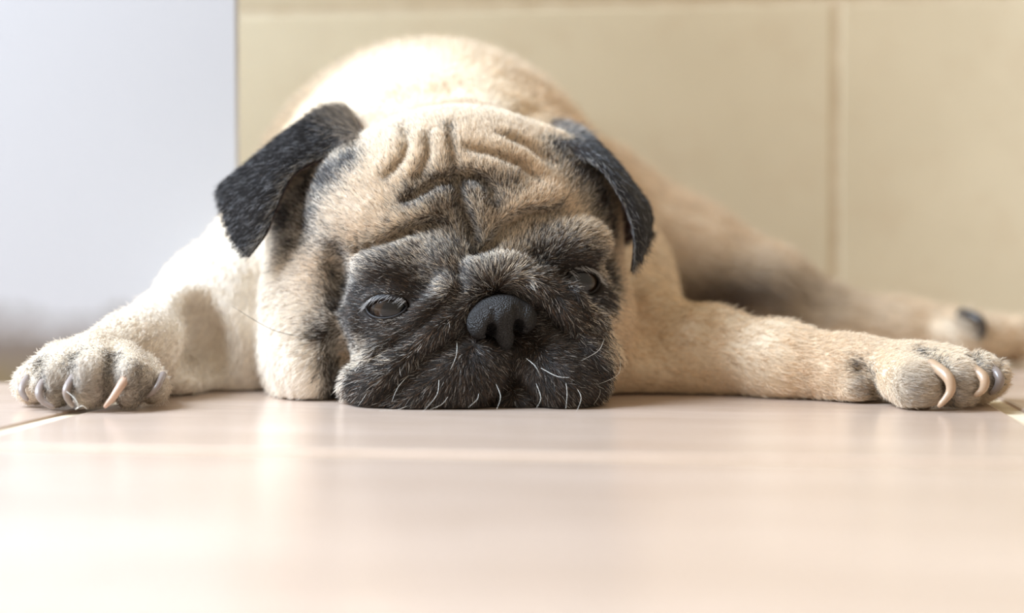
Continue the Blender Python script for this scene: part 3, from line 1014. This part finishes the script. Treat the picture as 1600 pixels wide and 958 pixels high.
for ei, (rows, _) in enumerate(EARS):
    V, Q, half_n, S, N = make_ear(rows, 0.0042)
    V[:, 2] = np.maximum(V[:, 2], 0.001)
    me = mesh_np('ear', V, Q)
    n_u, n_v = S.shape[:2]
    v_par = np.tile(np.linspace(0, 1, n_v), n_u); u_par = np.repeat(np.linspace(0, 1, n_u), n_v)
    base = np.exp(-(v_par / 0.16) ** 2)
    outer = BLACK[None] * (1 - 0.5 * base[:, None]) + BROWN[None] * 0.5 * base[:, None]
    inner = np.repeat((np.array([0.050, 0.028, 0.024]))[None], len(v_par), 0)
    attr_colour(me, np.concatenate([outer, inner]))
    ear = link_mesh('ear', me, m_ear, pug)
    tag(ear, 'black velvety folded ear')
    ear_objs.append(ear)
    if FUR > 0:
        tr, a_, vn_ = tri_data(V, Q)
        mv = tr.max(1) < half_n
        wgt = a_ * np.where(mv, 1.0, 0.25)
        nE = int(26000 * FUR)
        p, nn = scatter(V, tr, wgt, vn_, nE)
        k_ = np.argmin(((p[:, None, :] - S.reshape(-1, 3)[None, ::5]) ** 2).sum(2), 1) if nE < 1 else None
        ax_ = (S[n_u // 3, -1] - S[n_u // 3, 0])
        d = np.repeat((ax_ / np.linalg.norm(ax_))[None], nE, 0)
        d -= nn * (d * nn).sum(1)[:, None]
        d /= np.linalg.norm(d, axis=1)[:, None] + 1e-9
        tpar = np.clip((p - S[n_u // 3, 0]) @ ax_ / (ax_ @ ax_), 0, 1)
        col = np.array([0.022, 0.021, 0.023]) * (0.5 + 1.0 * rng.random((nE, 1)))
        gs = rng.random(nE) < 0.18
        col = np.where(gs[:, None], np.array([0.22, 0.22, 0.23]) * (0.5 + rng.random((nE, 1))), col)
        bs = rng.random(nE) < 0.75 * np.exp(-(tpar / 0.14) ** 2)
        col = np.where(bs[:, None], np.array([0.42, 0.36, 0.30]) * (0.4 + 0.8 * rng.random((nE, 1))), col)
        er_ = (np.exp(-(seg_dist(p, S[0, ::3]) / 0.0030) ** 2) * 0.6 > rng.random(nE))
        col = np.where(er_[:, None], np.array([0.26, 0.235, 0.20]) * (0.4 + 0.9 * rng.random((nE, 1))), col)
        L = 0.0042 * (0.6 + 0.7 * rng.random(nE)) * (1 + 1.1 * np.exp(-(tpar / 0.15) ** 2))
        o = hair_object('fur', p, d, nn, L, col, np.full(nE, 0.00009), ear, 4, 0.28 + 0.2 * rng.random(nE), 0.6, 0.2)
        tag(o, None, None, None, 'stuff')

# ------------------------------------------------------------------ nose leather
GN = Grid(axis([(-0.024, 0.024, 0.00045)]), axis([(-0.014, 0.020, 0.00045)]), axis([(-0.024, 0.018, 0.00045)]))
GN.ell((0, 0.006, 0.0018), (0.0135, 0.0110, 0.0092), 0.003)
GN.ell((0, 0.0005, 0.0032), (0.0090, 0.0075, 0.0062), 0.003)
GN.ell((0.0006, 0.0030, -0.0050), (0.0044, 0.0060, 0.0092), 0.003)
for s_ in (-1, 1):
    GN.ell((s_ * 0.0100, 0.0030, -0.0008), (0.0058, 0.0078, 0.0068), 0.0018)
    GN.ell((s_ * 0.0062, -0.0030, -0.0046), (0.0027, 0.0110, 0.0040), 0.0008, sub=True)
    GN.cone((s_ * 0.0060, -0.003, -0.0060), 0.0019, (s_ * 0.0135, 0.001, -0.0080), 0.0011, 0.0012, sub=True)
    GN.stroke([(s_ * 0.0050, -0.005, 0.0042), (s_ * 0.0054, -0.005, -0.001)], 0.0014, 0.0016)
GN.cone((0.0006, -0.0052, -0.006), 0.0003, (0.0012, -0.0045, -0.017), 0.0008, 0.0007, sub=True)
np_, nq = GN.surface()
np_ = relax(np_, nq, 1, 0.4)
nw = np_ @ RH + NOSE + np.array([0, 0.0055, 0])
m_nose, nt, b = newmat('nose_leather')
b.inputs['Base Color'].default_value = (0.013, 0.011, 0.010, 1)
b.inputs['Roughness'].default_value = 0.55; b.inputs['Specular IOR Level'].default_value = 0.35
tc = node(nt, 'ShaderNodeTexCoord'); vo = node(nt, 'ShaderNodeTexVoronoi'); vo.inputs['Scale'].default_value = 1300
nt.links.new(tc.outputs['Object'], vo.inputs['Vector'])
bp = node(nt, 'ShaderNodeBump'); bp.inputs['Strength'].default_value = 0.7; bp.inputs['Distance'].default_value = 0.0012; bp.invert = True
nt.links.new(vo.outputs['Distance'], bp.inputs['Height']); nt.links.new(bp.outputs[0], b.inputs['Normal'])
nose = link_mesh('nose', mesh_np('nose', nw, nq), m_nose, pug)
tag(nose, 'black leathery nose with two nostrils')

# ------------------------------------------------------------------ eyes
m_eye, nt, b = newmat('dark_eye')
tc = node(nt, 'ShaderNodeTexCoord'); sep = node(nt, 'ShaderNodeSeparateXYZ'); nt.links.new(tc.outputs['Object'], sep.inputs[0])
mr = node(nt, 'ShaderNodeMapRange'); mr.inputs[1].default_value = 0.0; mr.inputs[2].default_value = 1.0
nt.links.new(sep.outputs['Z'], mr.inputs[0])
rp = node(nt, 'ShaderNodeValToRGB'); nt.links.new(mr.outputs[0], rp.inputs[0])
e = rp.color_ramp.elements
e[0].position = 0.60; e[0].color = (0.020, 0.014, 0.011, 1)
e[1].position = 0.93; e[1].color = (0.004, 0.004, 0.005, 1)
q = e.new(0.66); q.color = (0.006, 0.005, 0.005, 1)
q = e.new(0.72); q.color = (0.026, 0.015, 0.009, 1)
q = e.new(0.88); q.color = (0.022, 0.012, 0.007, 1)
nt.links.new(rp.outputs[0], b.inputs['Base Color'])
b.inputs['Roughness'].default_value = 0.25
b.inputs['Specular IOR Level'].default_value = 0.1; b.inputs['Coat Weight'].default_value = 0.85; b.inputs['Coat Roughness'].default_value = 0.04; b.inputs['Coat IOR'].default_value = 1.5
m_lid, nt2, b2 = newmat('lid_skin')
b2.inputs['Base Color'].default_value = (0.016, 0.013, 0.012, 1); b2.inputs['Roughness'].default_value = 0.5; b2.inputs['Specular IOR Level'].default_value = 0.2
m_lash = m_hair


def sphere_mesh(name, r, nu=40, nv=24):
    v = [(0, 0, 1.0)]; f = []
    for i in range(1, nv):
        a = math.pi * i / nv
        for j in range(nu):
            t = 2 * math.pi * j / nu
            v.append((math.sin(a) * math.cos(t), math.sin(a) * math.sin(t), math.cos(a)))
    v.append((0, 0, -1.0))
    for j in range(nu): f.append((0, 1 + j, 1 + (j + 1) % nu))
    for i in range(nv - 2):
        for j in range(nu):
            a = 1 + i * nu
            f.append((a + j, a + nu + j, a + nu + (j + 1) % nu, a + (j + 1) % nu))
    b_ = 1 + (nv - 2) * nu; l_ = len(v) - 1
    for j in range(nu): f.append((b_ + j, l_, b_ + (j + 1) % nu))
    # cornea bulge
    v = [(x, y, z * (1 + 0.06 * max(0, (z - 0.6) / 0.4))) for x, y, z in v]
    me = bpy.data.meshes.new(name); me.from_pydata(v, [], f); me.update()
    return me


def tube(pts, rads, nseg=8, closed=False):
    pts = np.asarray(pts, float); n_ = len(pts)
    if closed: tg = np.roll(pts, -1, 0) - np.roll(pts, 1, 0)
    else: tg = np.gradient(pts, axis=0)
    tg /= np.linalg.norm(tg, axis=1)[:, None] + 1e-12
    ref = np.array([0.31, 0.12, 0.94]); V = []
    prev = None
    for i in range(n_):
        a = np.cross(tg[i], ref if prev is None else np.cross(prev, tg[i]))
        if prev is not None: a = prev - tg[i] * (prev @ tg[i])
        a /= np.linalg.norm(a) + 1e-12; prev = a
        b_ = np.cross(tg[i], a)
        for k in range(nseg):
            t = 2 * math.pi * k / nseg
            V.append(pts[i] + (a * math.cos(t) + b_ * math.sin(t)) * rads[i])
    F_ = []
    for i in range(n_ if closed else n_ - 1):
        i2 = (i + 1) % n_
        for k in range(nseg):
            k2 = (k + 1) % nseg
            F_.append((i * nseg + k, i * nseg + k2, i2 * nseg + k2, i2 * nseg + k))
    if not closed:
        F_.append(tuple(range(nseg - 1, -1, -1))); F_.append(tuple((n_ - 1) * nseg + k for k in range(nseg)))
    return V, F_


for nm, ctr, rad, outw, e1, e2, rim, ha, hb_ in EYES:
    look = np.array([0.10, -1.0, -0.14]) if nm == 'L' else np.array([0.16, -1.0, -0.10]); look /= np.linalg.norm(look)
    eye = link_mesh('eye', sphere_mesh('eye', 1.0), m_eye, pug)
    zx = np.cross(UPV, look); zx /= np.linalg.norm(zx); zy = np.cross(look, zx)
    Mx = basis_matrix(zx * rad, zy * rad, look * rad, ctr)
    eye.matrix_parent_inverse = pug.matrix_world.inverted(); eye.matrix_world = Mx
    tag(eye, 'dark glossy half-closed eye')
    # lids: two thin curved flaps closing the opening to an almond, each with a rounded wet edge
    nl, mlid = 21, 6
    for lname, edge_k, out_k in (('upper_eyelid', 0.66, 1.25), ('lower_eyelid', -0.96, -1.3)):
        LV, edge_pts = [], []
        for i in range(mlid):
            for j in range(nl):
                t = math.pi * j / (nl - 1)
                sn = max(0.0, math.sin(t))
                z0 = edge_k * sn ** 1.25 - 0.10 * math.cos(t) * (1 if nm == 'L' else -1) * 0.6
                z1 = out_k * sn ** 0.8 + (0.05 if out_k > 0 else -0.05)
                z_ = (z0 + (z1 - z0) * i / (mlid - 1)) * hb_
                q = ctr + outw * rad + e1 * math.cos(t) * ha * 1.05 + e2 * z_
                v_ = q - ctr
                q = ctr + v_ / np.linalg.norm(v_) * (rad * 1.055 + 0.0004)
                LV.append(q)
                if i == 0: edge_pts.append(q)
        lf = [(i * nl + j, i * nl + j + 1, (i + 1) * nl + j + 1, (i + 1) * nl + j) for i in range(mlid - 1) for j in range(nl - 1)]
        V, F_ = tube(np.array(edge_pts), np.full(nl, 0.00045), 6)
        n0 = len(LV)
        up = mesh_obj(lname, LV + list(V), lf + [tuple(k + n0 for k in f) for f in F_], m_lid, None)
        up.parent = eye; up.matrix_parent_inverse = Mx.inverted()
        sm = up.modifiers.new('thickness', 'SOLIDIFY'); sm.thickness = 0.0003; sm.offset = 0
    # pale lashes hanging from the upper lid
    if FUR > 0:
        n_ = 60
        t = rng.uniform(0.12, 0.98, n_) * math.pi if nm == 'L' else rng.uniform(0.02, 0.85, n_) * math.pi
        r_ = ctr + outw * rad + e1 * (np.cos(t) * ha * 1.08)[:, None] + e2 * (np.sin(t) * hb_ * rng.uniform(0.66, 1.0, n_) + 0.0004)[:, None]
        v_ = r_ - ctr; r_ = ctr + v_ / np.linalg.norm(v_, axis=1)[:, None] * (rad * 1.05 + 0.0009)
        side = -0.55 if nm == 'L' else 0.9
        dirs_ = np.repeat((e1 * side - e2 * 0.55 + outw * 0.5)[None], n_, 0)
        nrm = np.repeat(outw[None], n_, 0)
        lc = np.array([0.72, 0.70, 0.68]) * (0.6 + 0.6 * rng.random((n_, 1)))
        o = hair_object('eyelashes', r_, dirs_, nrm, 0.0046 * (0.6 + 0.7 * rng.random(n_)), np.clip(lc, 0, 1), np.full(n_, 0.000045), eye, 5, np.full(n_, 0.35), 0.9, 0.14)
        o.matrix_parent_inverse = Mx.inverted()
        tag(o, None, None, None, 'stuff')

# ------------------------------------------------------------------ claws
def claw_material(name, c):
    m, nt, b = newmat(name)
    tc = node(nt, 'ShaderNodeTexCoord'); nz = node(nt, 'ShaderNodeTexNoise'); nz.inputs['Scale'].default_value = 260
    nt.links.new(tc.outputs['Object'], nz.inputs['Vector'])
    rp = node(nt, 'ShaderNodeValToRGB')
    rp.color_ramp.elements[0].color = (*[q * 0.75 for q in c], 1); rp.color_ramp.elements[1].color = (*c, 1)
    nt.links.new(nz.outputs['Fac'], rp.inputs[0]); nt.links.new(rp.outputs[0], b.inputs['Base Color'])
    b.inputs['Roughness'].default_value = 0.32
    b.inputs['Subsurface Weight'].default_value = 0.15; b.inputs['Subsurface Radius'].default_value = (0.002, 0.001, 0.0006)
    return m


m_horn = claw_material('pink_claw', (0.60, 0.40, 0.29))
m_dark = claw_material('grey_claw', (0.30, 0.24, 0.21))
m_black = claw_material('black_claw', (0.045, 0.035, 0.028))
m_tan = claw_material('tan_claw', (0.50, 0.34, 0.22))
CLAWS = [([(40, 592, .706), (34, 606, .700), (37, 618, .6975), (44, 626, .6965)], .0018, m_dark),
         ([(66, 596, .699), (60, 612, .691), (68, 628, .689), (86, 638, .6885)], .0019, m_dark),
         ([(110, 594, .690), (104, 608, .686), (106, 624, .6855), (115, 636, .686)], .0019, m_dark),
         ([(196, 590, .692), (188, 604, .6865), (176, 622, .684), (163, 637, .6835)], .0021, m_horn),
         ([(251, 590, .706), (247, 602, .701), (238, 614, .699), (229, 620, .699)], .0016, m_dark),
         ([(1458, 574, .698), (1480, 588, .692), (1485, 612, .690), (1466, 636, .690)], .0028, m_tan),
         ([(1522, 580, .699), (1537, 590, .696), (1536, 608, .695), (1522, 619, .696)], .0026, m_tan),
         ([(1553, 578, .712), (1562, 590, .710), (1558, 606, .710), (1546, 616, .711)], .0024, m_dark),
         ([(1505, 492, .938), (1528, 498, .930), (1536, 515, .928), (1530, 530, .930)], .0032, m_black)]
for pts, r, mt in CLAWS:
    ctl = [P(*a) for a in pts]
    ctl[0] = ctl[0] + np.array([0, 0.005, 0.001])
    q = catmull(ctl, 12)
    q[:, 2] = np.maximum(q[:, 2], r * 0.45)
    V, F_ = tube(q, r * np.interp(np.linspace(0, 1, 12), [0, 0.15, 0.6, 0.9, 1], [1.0, 1.0, 0.78, 0.5, 0.28]), 10)
    o = mesh_obj('claw', V, F_, mt, pug)
    o.data.update()

# ------------------------------------------------------------------ whiskers
m_wh, nt, b = newmat('whisker_white'); b.inputs['Base Color'].default_value = (0.80, 0.77, 0.70, 1); b.inputs['Roughness'].default_value = 0.35
m_whd, nt, b = newmat('whisker_dark'); b.inputs['Base Color'].default_value = (0.03, 0.025, 0.02, 1); b.inputs['Roughness'].default_value = 0.4
WH = [([(714, 534), (713, 555), (704, 578)], .695, .69, 0), ([(686, 594), (682, 618), (660, 644)], .695, .685, 0), ([(748, 615), (745, 625), (731, 637)], .692, .686, 0),
      ([(638, 634), (618, 641), (592, 643)], .70, .69, 0), ([(944, 530), (935, 548), (908, 564)], .712, .70, 0), ([(968, 555), (966, 585), (928, 603)], .725, .71, 0),
      ([(884, 597), (886, 615), (884, 640)], .700, .69, 0), ([(900, 605), (908, 622), (900, 645)], .702, .69, 0), ([(845, 575), (870, 588), (890, 590)], .697, .69, 0),
      ([(775, 600), (782, 620), (776, 640)], .694, .688, 0), ([(838, 600), (845, 622), (838, 638)], .695, .688, 0), ([(590, 590), (575, 612), (560, 634)], .712, .70, 0),
      ([(640, 585), (622, 605), (612, 628)], .704, .695, 0), ([(930, 590), (938, 612), (928, 632)], .716, .705, 0), ([(822, 560), (836, 572), (846, 590)], .692, .688, 0),
      ([(482, 528), (425, 515), (362, 478)], None, .742, 1), ([(895, 292), (884, 312), (868, 334)], None, .730, 1), ([(700, 620), (690, 632), (672, 640)], .694, .688, 0)]
for pts, d0, d1, dk in WH:
    if d0 is None: d0 = G.hit(*pts[0])[1] - 0.0005
    ctl = [P(pts[0][0], pts[0][1], d0), P(pts[1][0], pts[1][1], 0.5 * (d0 + d1)), P(pts[2][0], pts[2][1], d1)]
    root = G.hit(*pts[0])
    ctl[0] = root + (ctl[0] - root) * 0.2
    q = catmull(ctl, 14); q[:, 2] = np.maximum(q[:, 2], 0.0006)
    V, F_ = tube(q, (0.00017 if dk else 0.00009) * np.interp(np.linspace(0, 1, 14), [0, 0.5, 1], [1, 0.85, 0.3]), 5)
    o = mesh_obj('whisker', V, F_, m_whd if dk else m_wh, pug)
    if dk: tag(o, 'single long dark whisker')

# ------------------------------------------------------------------ a bit of lint on the floor by the paw
lq = catmull([P(104, 612, .684), P(116, 622, .682), P(122, 634, .681), P(118, 640, .682), P(128, 634, .681), P(136, 640, .681)], 26)
lq[:, 2] = np.maximum(lq[:, 2], 0.0004)
V, F_ = tube(lq, np.full(26, 0.00013), 5)
lint = mesh_obj('lint_thread', V, F_, m_wh, None)
tag(lint, 'tiny white lint thread caught on a grey claw at floor level', 'lint')
